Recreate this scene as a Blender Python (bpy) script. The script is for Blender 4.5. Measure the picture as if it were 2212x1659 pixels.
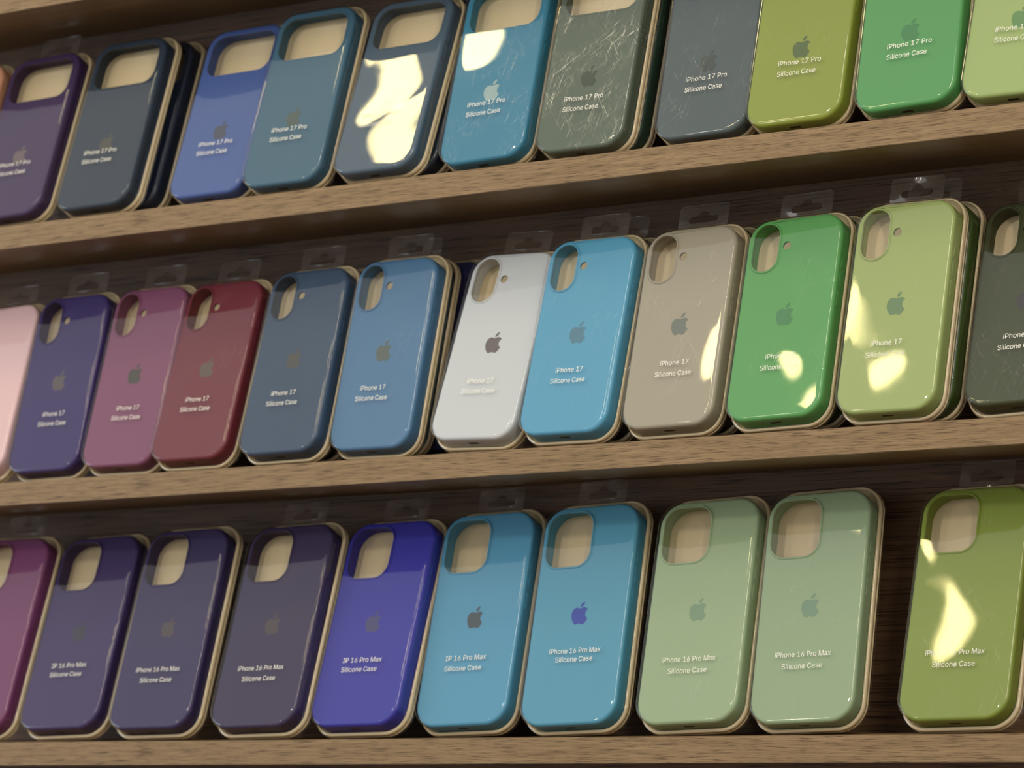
import bpy, bmesh, math, random
from mathutils import Vector, Matrix

for o in list(bpy.data.objects):
    bpy.data.objects.remove(o, do_unlink=True)
SC = bpy.context.scene
COL = SC.collection
MM = 0.001
RAD = math.radians

# ---------------------------------------------------------------- camera
cam_d = bpy.data.cameras.new('camera')
cam = bpy.data.objects.new('camera', cam_d)
COL.objects.link(cam)
YAW, PITCH, ROLL = 0.59230, 0.091554, -0.017184
cy, sy, cp, sp = math.cos(YAW), math.sin(YAW), math.cos(PITCH), math.sin(PITCH)
fwd = Vector((-sy * cp, cy * cp, sp))
r0 = Vector((cy, sy, 0))
u0 = r0.cross(fwd)
cr, sr = math.cos(ROLL), math.sin(ROLL)
right = cr * r0 + sr * u0
up = -sr * r0 + cr * u0
M = Matrix(((right.x, up.x, -fwd.x, 0), (right.y, up.y, -fwd.y, 0), (right.z, up.z, -fwd.z, 0), (0, 0, 0, 1)))
M.translation = Vector((1.07464, -1.99285, 0.03115))
cam.matrix_world = M
cam_d.sensor_fit = 'HORIZONTAL'
cam_d.sensor_width = 36.0
cam_d.lens = 7291.45 * 36.0 / 2212.0
cam_d.clip_start = 0.05
cam_d.clip_end = 50
cam_d.dof.use_dof = True
cam_d.dof.focus_distance = 2.30
cam_d.dof.aperture_fstop = 10.5
SC.camera = cam

# ---------------------------------------------------------------- light, exposure
world = bpy.data.worlds.new('shop_ambience')
SC.world = world
world.use_nodes = True
bg = world.node_tree.nodes['Background']
bg.inputs[0].default_value = (1.0, 0.965, 0.93, 1)
bg.inputs[1].default_value = 0.77

def spot_disc(name, loc, target, power, radius, color):
    ld = bpy.data.lights.new(name, 'AREA')
    ld.shape = 'DISK'
    ld.size = radius * 2
    ld.energy = power
    ld.color = color
    o = bpy.data.objects.new(name, ld)
    COL.objects.link(o)
    o.location = loc
    d = Vector(target) - Vector(loc)
    o.rotation_euler = d.to_track_quat('-Z', 'Y').to_euler()
    return o
WARM = (1.0, 0.84, 0.38)
LAMP_GLOW = 26.0            # radiance of the lamps' diffusers
for lx, ly, lr in ((-1.270, -0.570, 0.085), (-1.210, -0.720, 0.08), (-1.090, -1.420, 0.05), (-1.050, -1.660, 0.085)):
    spot_disc('ceiling_or_added_lamp', (lx, ly, 1.60), (-0.3, 0.0, 0.25), LAMP_GLOW * math.pi ** 2 * lr * lr, lr, WARM)
spot_disc('ceiling_or_added_lamp', (-0.70, -3.10, 1.80), (-0.3, 0.0, 0.2), 17.0, 0.10, (1.0, 0.93, 0.80))  # added key light, placed where no pack front mirrors it
spot_disc('counter_lamp', (-1.90, -3.30, 0.90), (-0.2, 0.0, 0.2), 4.5, 0.13, (1.0, 0.92, 0.74))

def strip_light(name, loc, target, power, w, h, color):
    ld = bpy.data.lights.new(name, 'AREA')
    ld.shape = 'RECTANGLE'
    ld.size, ld.size_y = w, h
    ld.energy = power
    ld.color = color
    o = bpy.data.objects.new(name, ld)
    COL.objects.link(o)
    o.location = loc
    o.rotation_euler = (Vector(target) - Vector(loc)).to_track_quat('-Z', 'Y').to_euler()
    return o
strip_light('added_upright_light', (1.25, -1.35, 1.35), (-0.2, 0.0, 0.9), 17.0, 0.12, 1.4, (1.0, 0.88, 0.66))  # added light, stretched upright to run highlights down the blisters' right edges
strip_light('shop_window_light', (-3.6, -1.9, 0.5), (-0.5, 0.0, 0.2), 22.0, 1.4, 1.8, (0.70, 0.84, 1.0))

SC.view_settings.view_transform = 'Standard'
SC.view_settings.look = 'None'
SC.view_settings.gamma = 1.0
SC.view_settings.use_curve_mapping = False
SC.view_settings.exposure = 0.0
SC.cycles.use_denoising = True
SC.cycles.max_bounces = 12
SC.cycles.transparent_max_bounces = 24
SC.cycles.caustics_reflective = False
SC.cycles.caustics_refractive = False
SC.cycles.sample_clamp_indirect = 4.0

# ---------------------------------------------------------------- materials
def new_mat(name):
    m = bpy.data.materials.new(name)
    m.use_nodes = True
    nt = m.node_tree
    return m, nt, nt.nodes['Principled BSDF'], nt.nodes['Material Output']

def srgb(r, g, b):
    f = lambda c: (c / 12.92 if c <= 0.04045 else ((c + 0.055) / 1.055) ** 2.4)
    return (f(r / 255), f(g / 255), f(b / 255), 1)

def node(nt, t, **kw):
    n = nt.nodes.new(t)
    for k, v in kw.items():
        setattr(n, k, v)
    return n

def wood(name, base, dark, light, scale=(3, 60, 60), pore=0.6, rough=0.5, bump=0.15):
    """Laminate wood, grain running along X (object coordinates, metres)."""
    m, nt, p, out = new_mat(name)
    tc = node(nt, 'ShaderNodeTexCoord')
    mp = node(nt, 'ShaderNodeMapping')
    mp.inputs['Scale'].default_value = scale
    nt.links.new(tc.outputs['Object'], mp.inputs['Vector'])
    n0 = node(nt, 'ShaderNodeTexNoise')
    n0.inputs['Scale'].default_value = 2.2
    n0.inputs['Detail'].default_value = 5
    n0.inputs['Distortion'].default_value = 0.6
    nt.links.new(mp.outputs[0], n0.inputs['Vector'])
    n1 = node(nt, 'ShaderNodeTexNoise')
    n1.inputs['Scale'].default_value = 9
    n1.inputs['Detail'].default_value = 6
    n1.inputs['Roughness'].default_value = 0.65
    nt.links.new(mp.outputs[0], n1.inputs['Vector'])
    r0_ = node(nt, 'ShaderNodeValToRGB')
    r0_.color_ramp.elements[0].position = 0.35
    r0_.color_ramp.elements[0].color = base
    r0_.color_ramp.elements[1].position = 0.7
    r0_.color_ramp.elements[1].color = light
    nt.links.new(n0.outputs['Fac'], r0_.inputs[0])
    r1 = node(nt, 'ShaderNodeValToRGB')
    r1.color_ramp.elements[0].position = 0.51
    r1.color_ramp.elements[0].color = (0, 0, 0, 1)
    r1.color_ramp.elements[1].position = 0.62
    r1.color_ramp.elements[1].color = (pore, pore, pore, 1)
    nt.links.new(n1.outputs['Fac'], r1.inputs[0])
    mx = node(nt, 'ShaderNodeMix', data_type='RGBA')
    mx.inputs[7].default_value = dark
    nt.links.new(r1.outputs[0], mx.inputs[0])
    nt.links.new(r0_.outputs[0], mx.inputs[6])
    nt.links.new(mx.outputs[2], p.inputs['Base Color'])
    p.inputs['Roughness'].default_value = rough
    p.inputs['Specular IOR Level'].default_value = 0.35
    b = node(nt, 'ShaderNodeBump', invert=True)
    b.inputs['Strength'].default_value = bump
    b.inputs['Distance'].default_value = 0.0006
    nt.links.new(r1.outputs[0], b.inputs['Height'])
    nt.links.new(b.outputs[0], p.inputs['Normal'])
    return m

M_OAK = wood('oak_laminate', srgb(136, 112, 80), srgb(70, 49, 28), srgb(158, 132, 98), scale=(5.0, 190, 190), pore=0.9)
M_BOARD = wood('oak_board', srgb(132, 106, 76), srgb(92, 68, 46), srgb(146, 120, 86), scale=(3.0, 60, 60), pore=0.4)
M_BACK = wood('walnut_back', srgb(92, 70, 52), srgb(36, 24, 16), srgb(112, 86, 64), scale=(1.8, 85, 85), pore=0.85, rough=0.55)

def plain(name, col, rough=0.5, spec=0.4):
    m, nt, p, out = new_mat(name)
    p.inputs['Base Color'].default_value = col
    p.inputs['Roughness'].default_value = rough
    p.inputs['Specular IOR Level'].default_value = spec
    return m

def flock(name, col):
    m, nt, p, out = new_mat(name)
    tc = node(nt, 'ShaderNodeTexCoord')
    n = node(nt, 'ShaderNodeTexNoise')
    n.inputs['Scale'].default_value = 900
    nt.links.new(tc.outputs['Object'], n.inputs['Vector'])
    mx = node(nt, 'ShaderNodeMix', data_type='RGBA')
    mx.inputs[6].default_value = tuple(c * 0.93 for c in col[:3]) + (1,)
    mx.inputs[7].default_value = tuple(min(1, c * 1.06) for c in col[:3]) + (1,)
    nt.links.new(n.outputs['Fac'], mx.inputs[0])
    nt.links.new(mx.outputs[2], p.inputs['Base Color'])
    p.inputs['Roughness'].default_value = 0.8
    p.inputs['Specular IOR Level'].default_value = 0.15
    return m
M_TRAY = flock('beige_tray', srgb(226, 208, 172))
M_PRINT = plain('white_print', srgb(238, 236, 228), 0.5)
M_DARK = plain('dark_hole', (0.006, 0.006, 0.006, 1), 0.7, 0.1)
M_FLOOR = plain('shop_floor', srgb(120, 104, 88), 0.6)

def silicone(name, col):
    m, nt, p, out = new_mat(name)
    tc = node(nt, 'ShaderNodeTexCoord')
    n = node(nt, 'ShaderNodeTexNoise')
    n.inputs['Scale'].default_value = 1600
    nt.links.new(tc.outputs['Object'], n.inputs['Vector'])
    b = node(nt, 'ShaderNodeBump')
    b.inputs['Strength'].default_value = 0.08
    b.inputs['Distance'].default_value = 0.0002
    nt.links.new(n.outputs['Fac'], b.inputs['Height'])
    nt.links.new(b.outputs[0], p.inputs['Normal'])
    p.inputs['Base Color'].default_value = col
    p.inputs['Roughness'].default_value = 0.55
    p.inputs['Specular IOR Level'].default_value = 0.3
    return m

def clear_plastic(name, warp, tint=0.97, gain=1.25, rough=0.03, scale=14.0, haze=True, milk=0.0):
    """Thin clear sheet: straight-through transmission plus a fresnel reflection
    (both faces of the sheet), with the slow warps of vacuum-formed plastic.
    The object's own colour holds how scuffed (R) and how warped (G) it is."""
    m, nt, p, out = new_mat(name)
    nt.nodes.remove(p)
    oi = node(nt, 'ShaderNodeObjectInfo')
    sep = node(nt, 'ShaderNodeSeparateColor')
    nt.links.new(oi.outputs['Color'], sep.inputs[0])
    tc = node(nt, 'ShaderNodeTexCoord')
    off = node(nt, 'ShaderNodeMath', operation='MULTIPLY')
    off.inputs[1].default_value = 37.0
    nt.links.new(sep.outputs[2], off.inputs[0])
    add = node(nt, 'ShaderNodeVectorMath', operation='ADD')
    nt.links.new(tc.outputs['Object'], add.inputs[0])
    nt.links.new(off.outputs[0], add.inputs[1])
    n = node(nt, 'ShaderNodeTexNoise')
    n.inputs['Scale'].default_value = scale
    n.inputs['Detail'].default_value = 0.6
    n.inputs['Roughness'].default_value = 0.35
    nt.links.new(add.outputs[0], n.inputs['Vector'])
    st = node(nt, 'ShaderNodeMath', operation='MULTIPLY')
    st.inputs[1].default_value = warp
    nt.links.new(sep.outputs[1], st.inputs[0])
    hm = node(nt, 'ShaderNodeMath', operation='MULTIPLY')
    nt.links.new(n.outputs['Fac'], hm.inputs[0])
    nt.links.new(st.outputs[0], hm.inputs[1])
    b = node(nt, 'ShaderNodeBump')
    b.inputs['Strength'].default_value = 1.0
    b.inputs['Distance'].default_value = 1.0
    nt.links.new(hm.outputs[0], b.inputs['Height'])
    # reflectance of both faces of a thin sheet (the same from either side)
    lw = node(nt, 'ShaderNodeLayerWeight')
    lw.inputs['Blend'].default_value = 0.5
    nt.links.new(b.outputs[0], lw.inputs['Normal'])
    pw = node(nt, 'ShaderNodeMath', operation='POWER')
    pw.inputs[1].default_value = 4.2
    nt.links.new(lw.outputs['Facing'], pw.inputs[0])
    g2 = node(nt, 'ShaderNodeMapRange')
    g2.inputs['To Min'].default_value = 0.04 * gain
    g2.inputs['To Max'].default_value = 0.85
    nt.links.new(pw.outputs[0], g2.inputs['Value'])
    tr = node(nt, 'ShaderNodeBsdfTransparent')
    tr.inputs[0].default_value = (tint, tint, tint * 0.99, 1)
    gl = node(nt, 'ShaderNodeBsdfGlossy')
    gl.inputs['Roughness'].default_value = rough
    gl.inputs['Color'].default_value = (1, 1, 1, 1)
    nt.links.new(b.outputs[0], gl.inputs['Normal'])
    mix = node(nt, 'ShaderNodeMixShader')
    nt.links.new(g2.outputs[0], mix.inputs[0])
    nt.links.new(tr.outputs[0], mix.inputs[1])
    nt.links.new(gl.outputs[0], mix.inputs[2])
    last = mix
    if haze:
        # scuffs: fine scratch lines and rubbed patches
        sets = []
        for rot, sx, sz, lo in ((0.25, 1700, 30, 0.64), (-0.55, 1500, 36, 0.66), (0.95, 1600, 34, 0.66)):
            mp = node(nt, 'ShaderNodeMapping')
            mp.inputs['Rotation'].default_value = (0, rot, 0)
            mp.vector_type = 'TEXTURE'
            mp.inputs['Scale'].default_value = (1.0 / sx, 1, 1.0 / sz)
            nt.links.new(add.outputs[0], mp.inputs['Vector'])
            s = node(nt, 'ShaderNodeTexNoise')
            s.inputs['Scale'].default_value = 1.0
            s.inputs['Detail'].default_value = 2
            s.inputs['Distortion'].default_value = 2.2
            nt.links.new(mp.outputs[0], s.inputs['Vector'])
            rs = node(nt, 'ShaderNodeMapRange')
            rs.inputs['From Min'].default_value = lo
            rs.inputs['From Max'].default_value = lo + 0.14
            nt.links.new(s.outputs['Fac'], rs.inputs['Value'])
            sets.append(rs)
        rs = node(nt, 'ShaderNodeMath', operation='ADD')
        nt.links.new(sets[0].outputs[0], rs.inputs[0])
        nt.links.new(sets[1].outputs[0], rs.inputs[1])
        rs2 = node(nt, 'ShaderNodeMath', operation='ADD')
        nt.links.new(rs.outputs[0], rs2.inputs[0])
        nt.links.new(sets[2].outputs[0], rs2.inputs[1])
        rs = rs2
        pn = node(nt, 'ShaderNodeTexNoise')
        pn.inputs['Scale'].default_value = 30
        pn.inputs['Detail'].default_value = 4
        nt.links.new(add.outputs[0], pn.inputs['Vector'])
        rp = node(nt, 'ShaderNodeMapRange')
        rp.inputs['From Min'].default_value = 0.45
        rp.inputs['From Max'].default_value = 0.75
        nt.links.new(pn.outputs['Fac'], rp.inputs['Value'])
        ml = node(nt, 'ShaderNodeMath', operation='MULTIPLY')
        nt.links.new(rs.outputs[0], ml.inputs[0])
        nt.links.new(rp.outputs[0], ml.inputs[1])
        sm = node(nt, 'ShaderNodeMath', operation='MULTIPLY', use_clamp=True)
        nt.links.new(ml.outputs[0], sm.inputs[0])
        nt.links.new(sep.outputs[0], sm.inputs[1])
        gd = node(nt, 'ShaderNodeBsdfGlossy')
        gd.inputs['Roughness'].default_value = 0.45
        gd.inputs['Color'].default_value = (0.9, 0.9, 0.9, 1)
        m2 = node(nt, 'ShaderNodeMixShader')
        nt.links.new(sm.outputs[0], m2.inputs[0])
        nt.links.new(mix.outputs[0], m2.inputs[1])
        nt.links.new(gd.outputs[0], m2.inputs[2])
        last = m2
    if milk:
        df = node(nt, 'ShaderNodeBsdfDiffuse')
        df.inputs[0].default_value = (0.75, 0.75, 0.78, 1)
        m3 = node(nt, 'ShaderNodeMixShader')
        m3.inputs[0].default_value = milk
        nt.links.new(last.outputs[0], m3.inputs[1])
        nt.links.new(df.outputs[0], m3.inputs[2])
        last = m3
    nt.links.new(last.outputs[0], out.inputs['Surface'])
    return m
M_CLEAR = clear_plastic('clear_blister_plastic', 0.0016)
M_TAB = clear_plastic('clear_tab_plastic', 0.0050, tint=0.92, gain=5.0, rough=0.06, scale=60.0, haze=False, milk=0.03)

# ---------------------------------------------------------------- mesh helpers
def link(name, me, mat=None, parent=None, label=None):
    o = bpy.data.objects.new(name, me)
    COL.objects.link(o)
    if mat is not None and len(me.materials) == 0:
        me.materials.append(mat)
    if parent is not None:
        o.parent = parent
    if label:
        o['label'] = label
    return o

def rrect(x0, x1, z0, z1, r, n=8):
    """Rounded rectangle, counter-clockwise seen from -Y (x right, z up)."""
    r = max(0.05, min(r, (x1 - x0) / 2 - 0.01, (z1 - z0) / 2 - 0.01))
    pts = []
    for cx, cz, a0 in ((x1 - r, z0 + r, -90), (x1 - r, z1 - r, 0), (x0 + r, z1 - r, 90), (x0 + r, z0 + r, 180)):
        for k in range(n + 1):
            a = RAD(a0 + 90.0 * k / n)
            pts.append((cx + r * math.cos(a), cz + r * math.sin(a)))
    return pts

def inset_rr(x0, x1, z0, z1, r, i, n=8):
    return rrect(x0 + i, x1 - i, z0 + i, z1 - i, r - i, n)

class Loft:
    def __init__(self):
        self.bm = bmesh.new()
    def loop(self, pts, y):
        return [self.bm.verts.new((x * MM, y * MM, z * MM)) for x, z in pts]
    def bridge(self, a, b):
        n = len(a)
        for i in range(n):
            j = (i + 1) % n
            self.bm.faces.new((a[i], a[j], b[j], b[i]))
    def stack(self, loops):
        for a, b in zip(loops, loops[1:]):
            self.bridge(a, b)
    def cap(self, loop):
        self.bm.faces.new(loop)
    def fill(self, loops):
        es = []
        for lp in loops:
            n = len(lp)
            for i in range(n):
                e = self.bm.edges.get((lp[i], lp[(i + 1) % n])) or self.bm.edges.new((lp[i], lp[(i + 1) % n]))
                es.append(e)
        bmesh.ops.triangle_fill(self.bm, use_beauty=True, edges=es)
    def mesh(self, name, smooth=True):
        bmesh.ops.recalc_face_normals(self.bm, faces=self.bm.faces)
        me = bpy.data.meshes.new(name)
        self.bm.to_mesh(me)
        self.bm.free()
        if smooth:
            for p in me.polygons:
                p.use_smooth = True
        return me

def box_mesh(name, x0, x1, y0, y1, z0, z1, bevel=0.0):
    bm = bmesh.new()
    bmesh.ops.create_cube(bm, size=1)
    for v in bm.verts:
        v.co = Vector((x0 if v.co.x < 0 else x1, y0 if v.co.y < 0 else y1, z0 if v.co.z < 0 else z1)) * MM
    if bevel:
        bmesh.ops.bevel(bm, geom=list(bm.edges), offset=bevel * MM, segments=2, affect='EDGES')
    me = bpy.data.meshes.new(name)
    bm.to_mesh(me)
    bm.free()
    return me

# ---------------------------------------------------------------- the three case models (millimetres)
SPEC = {
    'bar':   dict(W=74.7, H=153.0, R=16.0, hole=(-31.4, 31.0, 110.5, 147.0, 11.0), lip=0.5, flash=None, logo=58.5, mt=6.0, mb=1.0, ms=2.0),
    'pill':  dict(W=74.3, H=152.4, R=16.0, hole=(-32.0, -11.6, 112.2, 148.4, 10.1), lip=1.2, flash=(-5.6, 131.0, 3.1), logo=78.0, mt=6.0, mb=3.3, ms=2.0),
    'square': dict(W=80.6, H=166.0, R=17.5, hole=(-35.6, 2.4, 119.6, 161.2, 11.5), lip=1.3, flash=None, logo=83.5, mt=6.0, mb=3.3, ms=2.6),
}
TRAY_Y0, TRAY_Y1 = 10.6, 17.0

def case_mesh(s):
    L = Loft()
    x0, x1, z0, z1, r = -s['W'] / 2, s['W'] / 2, 0.0, s['H'], s['R']
    O = lambda i, y: L.loop(inset_rr(x0, x1, z0, z1, r, i, 10), y)
    outer = [O(2.7, 0), O(2.3, 0), O(1.2, 0.3), O(0.45, 0.95), O(0.08, 2.0), O(0, 3.6), O(0, 13.0), O(0.3, 13.6), O(0.9, 13.9), O(1.5, 13.7), O(1.8, 13.2), O(1.8, 4.0), O(2.4, 2.4), O(3.2, 1.8), O(3.6, 1.8)]
    L.stack(outer)
    hx0, hx1, hz0, hz1, hr = s['hole']
    Hh = lambda g, y: L.loop(rrect(hx0 - g, hx1 + g, hz0 - g, hz1 + g, hr + g, 10), y)
    lp = s['lip']
    hl = [Hh(1.75, 0), Hh(1.45, -0.05), Hh(1.2, -lp * 0.8), Hh(0.85, -lp), Hh(0.35, -lp), Hh(0.05, -lp * 0.75), Hh(0, -lp * 0.3), Hh(0, 1.8), Hh(0.2, 1.8)]
    L.stack(hl)
    front, back = [outer[0], hl[0]], [outer[-1], hl[-1]]
    if s['flash']:
        fx, fz, fr = s['flash']
        F = lambda g, y: L.loop([(fx + (fr + g) * math.cos(2 * math.pi * k / 24), fz + (fr + g) * math.sin(2 * math.pi * k / 24)) for k in range(24)], y)
        fl = [F(0.35, 0), F(0.08, 0.08), F(0, 0.3), F(0, 1.8), F(0.2, 1.8)]
        L.stack(fl)
        front.append(fl[0])
        back.append(fl[-1])
    L.fill(front)
    L.fill(back)
    return L.mesh('phone_case')

def tray_mesh(s):
    L = Loft()
    x0, x1, z0, z1, r = -s['W'] / 2 - s['ms'], s['W'] / 2 + s['ms'], -s['mb'], s['H'] + s['mt'], s['R'] + 1.5
    O = lambda i, y: L.loop(inset_rr(x0, x1, z0, z1, r, i, 10), y)
    m_ = s['ms']
    lo = [O(m_ + 4.2, TRAY_Y0 + 3.8), O(m_ - 0.3, TRAY_Y0 + 3.8), O(m_ - 0.35, TRAY_Y0 + 0.3), O(m_ - 0.5, TRAY_Y0), O(1.1, TRAY_Y0), O(0.6, TRAY_Y0 + 0.25), O(0.1, TRAY_Y0 + 0.9), O(0, TRAY_Y0 + 1.8), O(0, TRAY_Y0 + 3.4), O(0.35, TRAY_Y0 + 3.55), O(0.35, TRAY_Y0 + 3.85), O(0, TRAY_Y0 + 4.0), O(0, TRAY_Y1 - 0.8), O(0.8, TRAY_Y1), O(1.4, TRAY_Y1)]
    L.stack(lo)
    L.cap(lo[0])
    L.cap(lo[-1])
    return L.mesh('backing_tray')

def blister_mesh(s):
    """Dome over the case, then a flange and a skirt round the tray: one thin sheet."""
    L = Loft()
    x0, x1, z0, z1, r = -s['W'] / 2, s['W'] / 2, 0.0, s['H'], s['R']
    O = lambda g, y: L.loop(inset_rr(x0, x1, z0, z1, r, -g, 10), y)
    tx0, tx1, tz0, tz1, tr = x0 - s['ms'] - 0.35, x1 + s['ms'] + 0.35, -s['mb'] - 0.3, z1 + s['mt'] + 0.35, r + 1.8
    T = lambda g, y: L.loop(inset_rr(tx0, tx1, tz0, tz1, tr, -g, 10), y)
    g0 = min(1.3, s['mb'] + 0.25)
    lo = [O(-2.4, -2.75), O(-1.6, -2.7), O(-0.7, -2.4), O(0.1, -1.75), O(0.55, -0.7), O(0.7, 0.8), O(g0 * 0.85, 6.0), O(g0, 10.1), T(-0.5, 10.25), T(-0.1, 10.5), T(0, 11.2), T(0, TRAY_Y1 - 0.2), T(0.45, TRAY_Y1 - 0.05), T(0.5, TRAY_Y1 + 0.3)]
    L.stack(lo)
    L.cap(lo[0])
    return L.mesh('clear_blister')

def tab_mesh(s):
    """Hang tab with a euro hole, standing up from the top of the blister."""
    L = Loft()
    zb = s['H'] + s['mt']
    out = rrect(-20.5, 20.5, zb - 1.0, zb + 17.5, 3.0, 5)
    c = zb + 5.6
    h = []
    for k in range(9):
        a = RAD(-90 - 180 * k / 8); h.append((-9.5 + 2.7 * math.cos(a), c + 2.7 * math.sin(a)))
    h.append((-5.6, c + 2.9))
    for k in range(9):
        a = RAD(170 - 160 * k / 8); h.append((4.4 * math.cos(a), c + 2.6 + 4.2 * math.sin(a)))
    h.append((5.6, c + 2.9))
    for k in range(9):
        a = RAD(90 - 180 * k / 8); h.append((9.5 + 2.7 * math.cos(a), c + 2.7 * math.sin(a)))
    for y in (10.3, 10.75):
        pass
    a0, b0 = L.loop(out, 10.3), L.loop(h, 10.3)
    L.fill([a0, b0])
    a1, b1 = L.loop(out, 10.8), L.loop(h, 10.8)
    L.fill([a1, b1])
    L.bridge(a0, a1)
    L.bridge(b0, b1)
    return L.mesh('hang_tab', smooth=False)

# bitten-apple emblem: cubic outline, 24 units high
APPLE = ["M12.152 6.896c-.948 0-2.415-1.078-3.96-1.04-2.04.027-3.91 1.183-4.961 3.014-2.117 3.675-.546 9.103 1.519 12.09 1.013 1.454 2.208 3.09 3.792 3.039 1.52-.065 2.09-.987 3.935-.987 1.831 0 2.35.987 3.96.948 1.637-.026 2.676-1.48 3.676-2.948 1.156-1.688 1.636-3.325 1.662-3.415-.039-.013-3.182-1.221-3.22-4.857-.026-3.04 2.48-4.494 2.597-4.559-1.429-2.09-3.623-2.324-4.39-2.376-2-.156-3.675 1.09-4.61 1.09z",
         "M15.53 3.83c.843-1.012 1.4-2.427 1.245-3.83-1.207.052-2.662.805-3.532 1.818-.78.896-1.454 2.338-1.273 3.714 1.338.104 2.715-.688 3.559-1.701z"]
def path_points(d, n=5):
    import re
    x, y = [float(v) for v in re.findall(r'-?\d*\.?\d+', d[1:d.index('c')])]
    nums = [float(v) for v in re.findall(r'-?(?:\d*\.\d+|\d+)', d[d.index('c') + 1:])]
    pts = [(x, y)]
    for i in range(0, len(nums) - 5, 6):
        a = nums[i:i + 6]
        p0, p1, p2, p3 = (x, y), (x + a[0], y + a[1]), (x + a[2], y + a[3]), (x + a[4], y + a[5])
        for k in range(1, n + 1):
            t = k / n
            q = 1 - t
            pts.append(tuple(q ** 3 * p0[j] + 3 * q * q * t * p1[j] + 3 * q * t * t * p2[j] + t ** 3 * p3[j] for j in (0, 1)))
        x, y = p3
    if math.hypot(pts[0][0] - pts[-1][0], pts[0][1] - pts[-1][1]) < 0.05:
        pts.pop()
    return pts
def logo_mesh(s, y=-0.08):
    L = Loft()
    k = 17.0 / 24
    for d in APPLE:
        lp = L.loop([((px - 11.9) * k, s['logo'] + (12 - py) * k) for px, py in path_points(d)], y)
        L.fill([lp])
    return L.mesh('emblem', smooth=False)

def port_mesh(s):
    L = Loft()
    bm = L.bm
    pts = [(x, z) for x, z in rrect(-4.4, 4.4, 5.8, 8.4, 1.25, 6)]
    # pill lying on the bottom wall of the case (x, y) plane
    lp = [bm.verts.new((x * MM, yy * MM, -0.05 * MM)) for x, yy in pts]
    lq = [bm.verts.new((x * MM, yy * MM, 0.4 * MM)) for x, yy in pts]
    L.bridge(lp, lq)
    L.cap(lp)
    return L.mesh('charging_port', smooth=False)

def button_mesh(s, za, zb):
    bm = bmesh.new()
    x = s['W'] / 2
    pts = rrect(3.9, 7.3, za, zb, 1.65, 5)
    rings = []
    for g, dx in ((0.35, -0.1), (0.3, 0.05), (0.0, 0.22), (-0.5, 0.27)):
        cyy, czz = 5.6, (za + zb) / 2
        ring = []
        for yy, z in pts:
            fy = 1 + g / 1.7
            fz = 1 + g / ((zb - za) / 2)
            ring.append(bm.verts.new(((x + dx) * MM, (cyy + (yy - cyy) * fy) * MM, (czz + (z - czz) * fz) * MM)))
        rings.append(ring)
    for a, b in zip(rings, rings[1:]):
        n = len(a)
        for i in range(n):
            bm.faces.new((a[i], a[(i + 1) % n], b[(i + 1) % n], b[i]))
    bm.faces.new(rings[-1])
    bmesh.ops.recalc_face_normals(bm, faces=bm.faces)
    me = bpy.data.meshes.new('side_button')
    bm.to_mesh(me)
    bm.free()
    for p in me.polygons:
        p.use_smooth = True
    return me

TEXT_CACHE = {}
FONT = None
try:    # Blender's own interface typeface; its built-in one otherwise
    FONT = bpy.data.fonts.load(bpy.utils.system_resource('DATAFILES', path='fonts') + '/Inter.woff2')
except Exception:
    FONT = None
def text_mesh(txt, width, bold, centered):
    key = (txt, width, bold, centered)
    if key in TEXT_CACHE:
        return TEXT_CACHE[key]
    cu = bpy.data.curves.new('lettering', 'FONT')
    cu.body = txt
    cu.size = 1.0
    cu.fill_mode = 'FRONT'
    if FONT:
        cu.font = FONT
    cu.resolution_u = 3
    if bold:
        cu.offset = 0.0
    o = bpy.data.objects.new('lettering', cu)
    COL.objects.link(o)
    bpy.context.view_layer.update()
    dg = bpy.context.evaluated_depsgraph_get()
    me = bpy.data.meshes.new_from_object(o.evaluated_get(dg))
    bpy.data.objects.remove(o, do_unlink=True)
    xs = [v.co.x for v in me.vertices]
    x0, x1 = min(xs), max(xs)
    k = width / (x1 - x0)
    cx = (x0 + x1) / 2 if centered else x0
    cap = max(v.co.y for v in me.vertices)
    hk = 3.8 / cap      # capitals 3.8 mm high
    for v in me.vertices:
        v.co = Vector(((v.co.x - cx) * k * MM, -2.9 * MM, (v.co.y - cap / 2) * hk * MM))
    TEXT_CACHE[key] = me
    return me

MESH = {}
for kind, s in SPEC.items():
    MESH[kind] = dict(case=case_mesh(s), tray=tray_mesh(s), blister=blister_mesh(s), tab=tab_mesh(s), logo=logo_mesh(s), port=port_mesh(s),
                      buttons=[button_mesh(s, s['H'] * a, s['H'] * b) for a, b in ((0.725, 0.775), (0.635, 0.71), (0.54, 0.615))])
    MESH[kind]['tray'].materials.append(M_TRAY)
    MESH[kind]['blister'].materials.append(M_CLEAR)
    MESH[kind]['tab'].materials.append(M_TAB)
    MESH[kind]['port'].materials.append(M_DARK)

MATS = {}
def colour_mat(rgb):
    if rgb not in MATS:
        MATS[rgb] = silicone('silicone_%d_%d_%d' % rgb, srgb(*rgb))
    return MATS[rgb]
EMB = {}
def emblem_mat(rgb):
    if rgb not in EMB:
        EMB[rgb] = plain('emblem_%d_%d_%d' % rgb, srgb(*rgb), 0.45, 0.4)
    return EMB[rgb]

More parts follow.
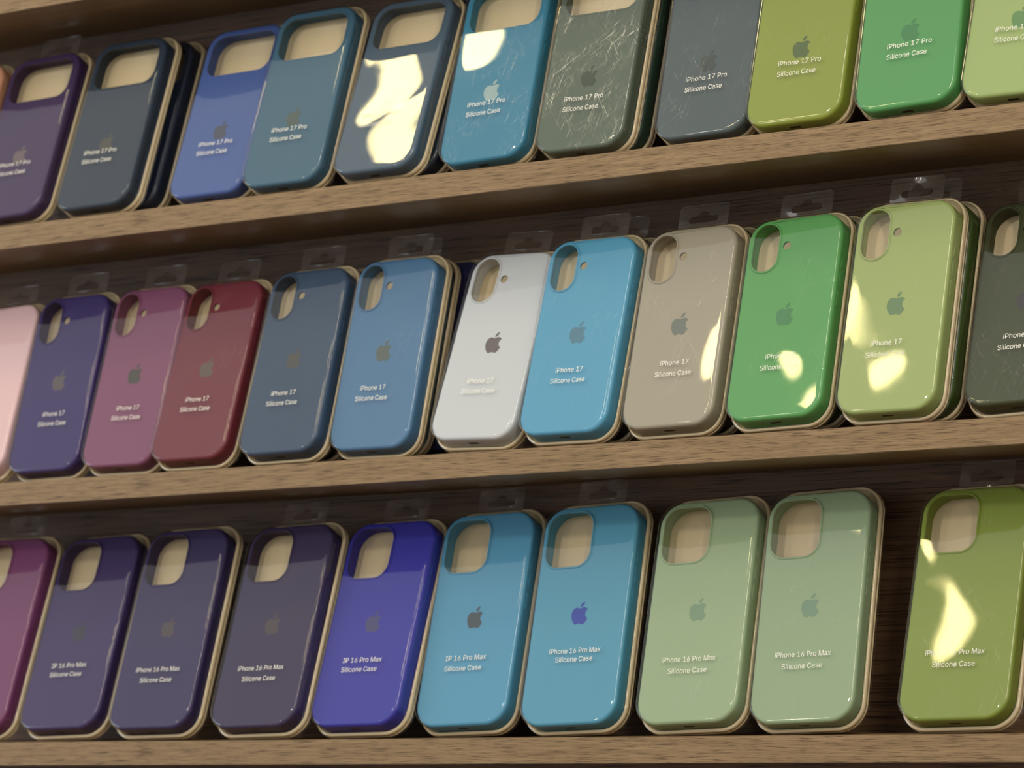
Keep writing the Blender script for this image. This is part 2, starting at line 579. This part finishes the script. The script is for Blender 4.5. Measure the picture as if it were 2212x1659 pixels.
# ---------------------------------------------------------------- setting: back panel, floor, shelf boards
Z = {0: 601.0, 1: 409.93, 2: 204.97, 3: 0.0}
BOARD_T, DEPTH = 18.2, 117.5
o = link('wall_back', box_mesh('wall_back', -1500, 900, DEPTH, DEPTH + 12, -330, 800), M_BACK)
o['kind'] = 'structure'
o['label'] = 'dark walnut back panel with fine horizontal grain behind the shelves'
o = link('floor', box_mesh('floor', -6000, 6000, -6000, 300, -940, -900), M_FLOOR)
o['kind'] = 'structure'
o['label'] = 'dull brown shop floor below the shelves'
BOARD_LABEL = {0: 'oak shelf board above the top row of phone cases', 1: 'oak shelf board carrying the top row of phone cases',
               2: 'oak shelf board carrying the middle row of phone cases', 3: 'oak shelf board carrying the bottom row of phone cases'}
for k in (0, 1, 2, 3):
    t = bpy.data.objects.new('shelf_board', None)
    COL.objects.link(t)
    t.location = (0, 0, Z[k] * MM)
    t['label'] = BOARD_LABEL[k]
    t['category'] = 'shelf'
    t['group'] = 'oak shelf boards'
    link('board', box_mesh('board', -1500, 900, 1.4, DEPTH, -BOARD_T, 0, 0.0), M_BOARD, t)
    e = link('edge_band', box_mesh('edge_band', -1500, 900, 0, 1.4, -BOARD_T, 0, 0.35), M_OAK, t, 'pale oak front edge with dark grain flecks')

# ---------------------------------------------------------------- packs
def make_pack(kind, row, x, y, lean, roll, rgb, label, group, emblem=None, lines=None, tab=True, scuff=0.25, warp=1.0, dz=0.0, buttons=True, seed=0.0):
    s = SPEC[kind]
    m = MESH[kind]
    lam, rho = RAD(lean), RAD(roll)
    t = bpy.data.objects.new('phone_case_pack', None)
    COL.objects.link(t)
    z = s['mb'] * math.cos(lam) + (TRAY_Y1 + 0.3) * math.sin(lam) + abs(math.sin(rho)) * 4.0
    ex = Vector((1, 0, 0))
    ez = Vector((0, math.sin(lam), math.cos(lam)))
    ey = ez.cross(ex)
    a = math.cos(rho) * ex + math.sin(rho) * ez
    b = -math.sin(rho) * ex + math.cos(rho) * ez
    mat = Matrix(((a.x, ey.x, b.x, x * MM), (a.y, ey.y, b.y, y * MM), (a.z, ey.z, b.z, (Z[row] + z + dz) * MM), (0, 0, 0, 1)))
    t.matrix_world = mat
    t['label'] = label
    t['category'] = 'phone case'
    t['group'] = group
    case = link('silicone_case', m['case'].copy(), colour_mat(rgb), t)
    if emblem:
        link('emblem', m['logo'].copy(), emblem_mat(emblem), case)
    if buttons:
        for bm_ in m['buttons']:
            link('side_button', bm_.copy(), colour_mat(rgb), case)
    link('charging_port', m['port'], None, case)
    link('backing_tray', m['tray'], None, t)
    bl = link('clear_blister', m['blister'], None, t)
    bl.color = (scuff, warp, seed, 1)
    if tab:
        tb = link('hang_tab', m['tab'], None, bl)
        tb.color = (0, 1, seed * 1.7, 1)
    if lines:
        for txt, lx, lz, w, cen, bold in lines:
            me = text_mesh(txt, w, bold, cen)
            p = link('printed_text', me, M_PRINT, bl)
            p.location = (lx * MM, 0, lz * MM)
    return t

def two(l1, w1, x, z, gap, w2=28.0, left=False, x2=None):
    if left:
        x0 = x - w1 / 2
        return [(l1, x0, z, w1, False, True), ('Silicone Case', x0 + 0.2, z - gap, w2, False, False)]
    return [(l1, x, z, w1, True, True), ('Silicone Case', x if x2 is None else x2, z - gap, w2, True, False)]
SEED = {'q9': 3.3123, 'q10': 6.4186, 'p5': 1.9417, 'p6': 2.1403, 'r9': 3.8697}     # which stretch of the warp each front shows
G1, G2, G3 = 'phone case packs on the top shelf', 'phone case packs on the middle shelf', 'phone case packs on the bottom shelf'
A, B, C, D = 'iPhone 17 Pro', 'iPhone 17', 'iPhone 16 Pro Max', 'IP 16 Pro Max'

#        row 1 : bar cut-out
T1 = lambda x, z: two(A, 33.4, x, z, 8.1, 30.0, left=True)
ROW1 = [
 ('p0', -842.0, 4.0, 23.0, 1.0, (206, 150, 122), None, None, 'pale peach case cut off at the left end of the top shelf', 0.04, 1.0, False),
 ('p1', -756.9, 2.1, 23.25, 1.38, (58, 40, 84), (100, 84, 92), T1(0, 48.5), 'deep purple case with wide bar cut-out, left of the navy pair', 0.04, 1.0, True),
 ('p2', -665.0, 2.2, 22.03, 0.57, (36, 52, 72), (62, 62, 58), T1(-1.5, 49.3), 'slate navy case with wide bar cut-out, front of a navy pair', 0.04, 0.7, False),
 ('p3', -558.5, 12.6, 23.04, 0.43, (66, 92, 158), (52, 62, 92), T1(0.8, 45.5), 'periwinkle blue case with wide bar cut-out and dark emblem', 0.04, 1.3, False),
 ('p4', -478.2, 3.0, 21.19, 0.12, (58, 98, 124), (58, 78, 82), T1(0.5, 46.7), 'steel blue case with bar cut-out beside the periwinkle one', 0.1, 0.3, False),
 ('p5', -389.1, -0.8, 24.43, 0.13, (72, 92, 112), (72, 78, 84), T1(-2.2, 48.4), 'grey-blue case with large yellow lamp glare on its clear front', 0.15, 1.9, False),
 ('p6', -296.9, 7.4, 20.32, 1.47, (52, 126, 160), (142, 172, 178), T1(-0.7, 47.0), 'teal blue case with wavy glare band and pale emblem, top shelf', 1.0, 1.8, False),
 ('p7', -212.3, 7.0, 18.48, -0.2, (84, 98, 86), (28, 52, 44), T1(0.5, 40.0), 'grey-green case under a heavily scratched clear front', 2.8, 0.45, False),
 ('p8', -114.3, 12.3, 17.8, 0.9, (72, 86, 92), (38, 56, 60), T1(1.7, 44.3), 'dark slate case with a white glare streak on its left edge', 0.4, 1.1, False),
 ('p9', -37.8, 7.2, 18.86, 0.7, (136, 150, 58), (72, 96, 50), T1(1.8, 45.7), 'olive lime case on the top shelf, left of the bright green one', 0.25, 0.7, False),
 ('p10', 51.0, 0.8, 19.32, 2.31, (80, 152, 88), (54, 126, 74), T1(1.8, 46.5), 'bright green case on the top shelf between lime and pale green', 0.04, 0.5, False),
 ('p11', 127.5, 4.2, 19.95, -0.77, (156, 178, 112), (96, 140, 84), T1(0.9, 48.9), 'pale green case cut off at the right end of the top shelf', 0.04, 0.5, False),
]
for nm, x, y, lean, roll, rgb, emb, lines, label, sc_, wp, tab in ROW1:
    make_pack('bar', 1, x, y, lean, roll, rgb, label, G1, emb, lines, tab, sc_, wp, seed=SEED.get(nm, len(nm) + x * 0.013))

#        row 2 : pill cut-out
T2 = lambda x, z: two(B, 22.9, x, z, 8.2, 29.2)
ROW2 = [
 ('q0', -809.0, 14.8, 21.64, 2.3, (232, 196, 204), (176, 120, 132), T2(0, 48), 'pale pink case cut off at the left end of the middle shelf', 0.04, 0.9),
 ('q1', -732.0, 18.5, 17.79, 0.57, (54, 42, 104), (86, 78, 84), T2(4.0, 48.2), 'dark indigo case next to the pale pink one, middle shelf', 0.04, 1.3),
 ('q2', -652.2, 15.5, 18.57, -0.4, (128, 74, 108), (66, 66, 62), T2(2.8, 48.0), 'plum case with dark grey emblem, middle shelf', 0.04, 0.9),
 ('q3', -575.3, 8.4, 20.97, 0.0, (112, 42, 58), (92, 78, 70), T2(0.0, 50.0), 'maroon wine red case on the middle shelf', 0.25, 1.3),
 ('q4', -483.0, 2.0, 19.34, 0.44, (54, 76, 104), (68, 70, 68), T2(-1.2, 48.4), 'slate navy case with oval cut-out right of the maroon one', 0.04, 1.2),
 ('q5', -404.4, 11.1, 16.77, -0.46, (78, 122, 164), (84, 96, 96), T2(-2.0, 47.8), 'denim blue case at the front of a stack of three', 0.25, 1.3),
 ('q6', -307.5, 3.6, 22.6, -2.2, (202, 208, 216), (96, 86, 92), T2(-0.9, 45.6), 'silver white case leaning askew with dark mauve emblem', 0.05, 0.05),
 ('q7', -225.0, -2.2, 19.04, -0.43, (84, 160, 200), (70, 122, 150), T2(0.3, 48.0), 'sky blue case with oval cut-out beside the silver white one', 0.3, 0.4),
 ('q8', -140.6, 1.5, 18.74, 0.65, (164, 158, 142), (104, 114, 108), T2(2.1, 47.3), 'warm stone grey case with glare at lower corners, middle shelf', 0.6, 0.8),
 ('q9', -52.9, -3.8, 19.33, 1.29, (90, 160, 92), (60, 128, 80), T2(2.5, 45.4), 'bright green case with oval cut-out and round lamp glare', 0.3, 0.8),
 ('q10', 32.2, -3.5, 17.42, 0.09, (158, 176, 110), (98, 130, 92), T2(-2.2, 48.9), 'light lime green case in front of a dark olive one', 0.25, 0.9),
 ('q11', 120.0, 11.4, 22.55, 1.83, (58, 66, 40), (44, 42, 52), T2(-0.2, 48.9), 'dark olive green case cut off at the right of the middle shelf', 0.3, 1.2),
]
for nm, x, y, lean, roll, rgb, emb, lines, label, sc_, wp in ROW2:
    make_pack('pill', 2, x, y, lean, roll, rgb, label, G2, emb, lines, True, sc_, wp, seed=SEED.get(nm, len(nm) + x * 0.013))

#        row 3 : square cut-out
T3 = lambda x, z, g: two(C, 43.2, x, z, g, 31.2)
T3b = lambda x, z, g: two(D, 35.6, x, z, g, 32.4, left=True)
ROW3 = [
 ('r0', -803.2, 6.1, 20.96, -0.5, (116, 58, 104), None, None, 'magenta purple case cut off at the left of the bottom shelf', 0.04, 1.2, True),
 ('r1', -710.3, 10.1, 22.85, 1.59, (58, 44, 96), (50, 44, 68), T3b(0.6, 53.0, 7.6), 'violet case right of the magenta one, bottom shelf', 0.04, 1.6, False),
 ('r2', -612.0, 3.4, 21.09, 1.1, (50, 42, 88), (70, 60, 70), T3(1.2, 47.6, 8.7), 'dark purple case with curved glare lines below its cut-out', 0.04, 1.7, False),
 ('r3', -508.5, 0.5, 22.35, 1.33, (50, 40, 78), (68, 56, 64), T3(0.3, 46.8, 8.6), 'dusky purple case left of the royal blue one, bottom shelf', 0.04, 1.3, True),
 ('r4', -423.8, 12.6, 22.93, 1.01, (50, 50, 164), (66, 66, 120), T3b(0.0, 51.5, 7.5), 'royal blue case on the bottom shelf', 0.04, 1.2, True),
 ('r5', -338.0, 28.6, 19.39, 1.75, (84, 156, 196), (66, 80, 90), T3b(-0.5, 51.3, 8.0), 'sky blue case with dark grey emblem, right of royal blue', 0.04, 0.7, True),
 ('r6', -240.3, 21.6, 17.98, 1.87, (82, 156, 190), (34, 62, 168), T3(1.8, 54.5, 6.4), 'sky blue case with royal blue emblem on the bottom shelf', 0.04, 0.9, True),
 ('r7', -139.5, 17.1, 19.02, 2.0, (154, 178, 142), (118, 150, 122), T3(-1.0, 46.2, 8.4), 'sage green case right of the two sky blue ones', 0.25, 0.5, False),
 ('r8', -51.8, 23.0, 16.89, 1.79, (150, 174, 140), (114, 148, 124), T3(-0.6, 48.0, 8.4), 'sage green case left of the empty gap, bottom shelf', 0.25, 0.7, False),
 ('r9', 66.9, 13.7, 20.49, 1.08, (130, 148, 62), None, T3(-1.4, 46.7, 8.5), 'olive green case with big lamp glare right of the gap', 0.3, 1.2, True),
]
for nm, x, y, lean, roll, rgb, emb, lines, label, sc_, wp, tab in ROW3:
    make_pack('square', 3, x, y, lean, roll, rgb, label, G3, emb, lines, tab, sc_, wp, seed=SEED.get(nm, len(nm) + x * 0.013))

#        packs standing behind others
BEHIND = [
 ('bar', 1, -661.0, 2.2, 22.03, 0.57, 27.5, (26, 36, 58), 'navy case standing behind the slate navy one, top shelf', G1, False),
 ('bar', 1, -384.0, -0.8, 24.43, 0.3, 23.0, (30, 40, 60), 'dark navy case behind the grey-blue one, top shelf', G1, False),
 ('bar', 1, -211.0, 7.0, 18.48, -0.2, 21.6, (38, 62, 52), 'dark green case behind the scratched grey-green one', G1, False),
 ('pill', 2, -482.0, 2.0, 19.34, 0.44, 21.8, (46, 44, 40), 'case behind the slate navy one, middle shelf', G2, False),
 ('pill', 2, -411.5, 11.1, 16.77, -0.46, 21.8, (40, 62, 74), 'second case of the stack behind the denim blue one', G2, True),
 ('pill', 2, -394.0, 11.1, 16.77, -0.46, 43.6, (34, 40, 92), 'dark blue case at the back of the denim blue stack', G2, False),
 ('pill', 2, -222.0, -2.2, 19.04, -0.43, 21.8, (46, 46, 44), 'case hidden behind the sky blue one, middle shelf', G2, True),
 ('pill', 2, -139.0, 1.5, 18.74, 0.65, 21.6, (60, 52, 40), 'case hidden behind the warm stone grey one', G2, False),
 ('pill', 2, -52.0, -3.8, 19.33, 1.29, 21.8, (58, 72, 42), 'case hidden behind the bright green one, middle shelf', G2, False),
 ('pill', 2, 34.5, -3.5, 17.42, 0.09, 21.5, (60, 82, 32), 'dark olive case behind the light lime green one', G2, True),
]
for kind, row, x, y, lean, roll, back, rgb, label, grp, tab in BEHIND:
    make_pack(kind, row, x, y + back, lean, roll, rgb, label, grp, None, None, tab, 0.2, 0.8)
bpy.context.view_layer.update()
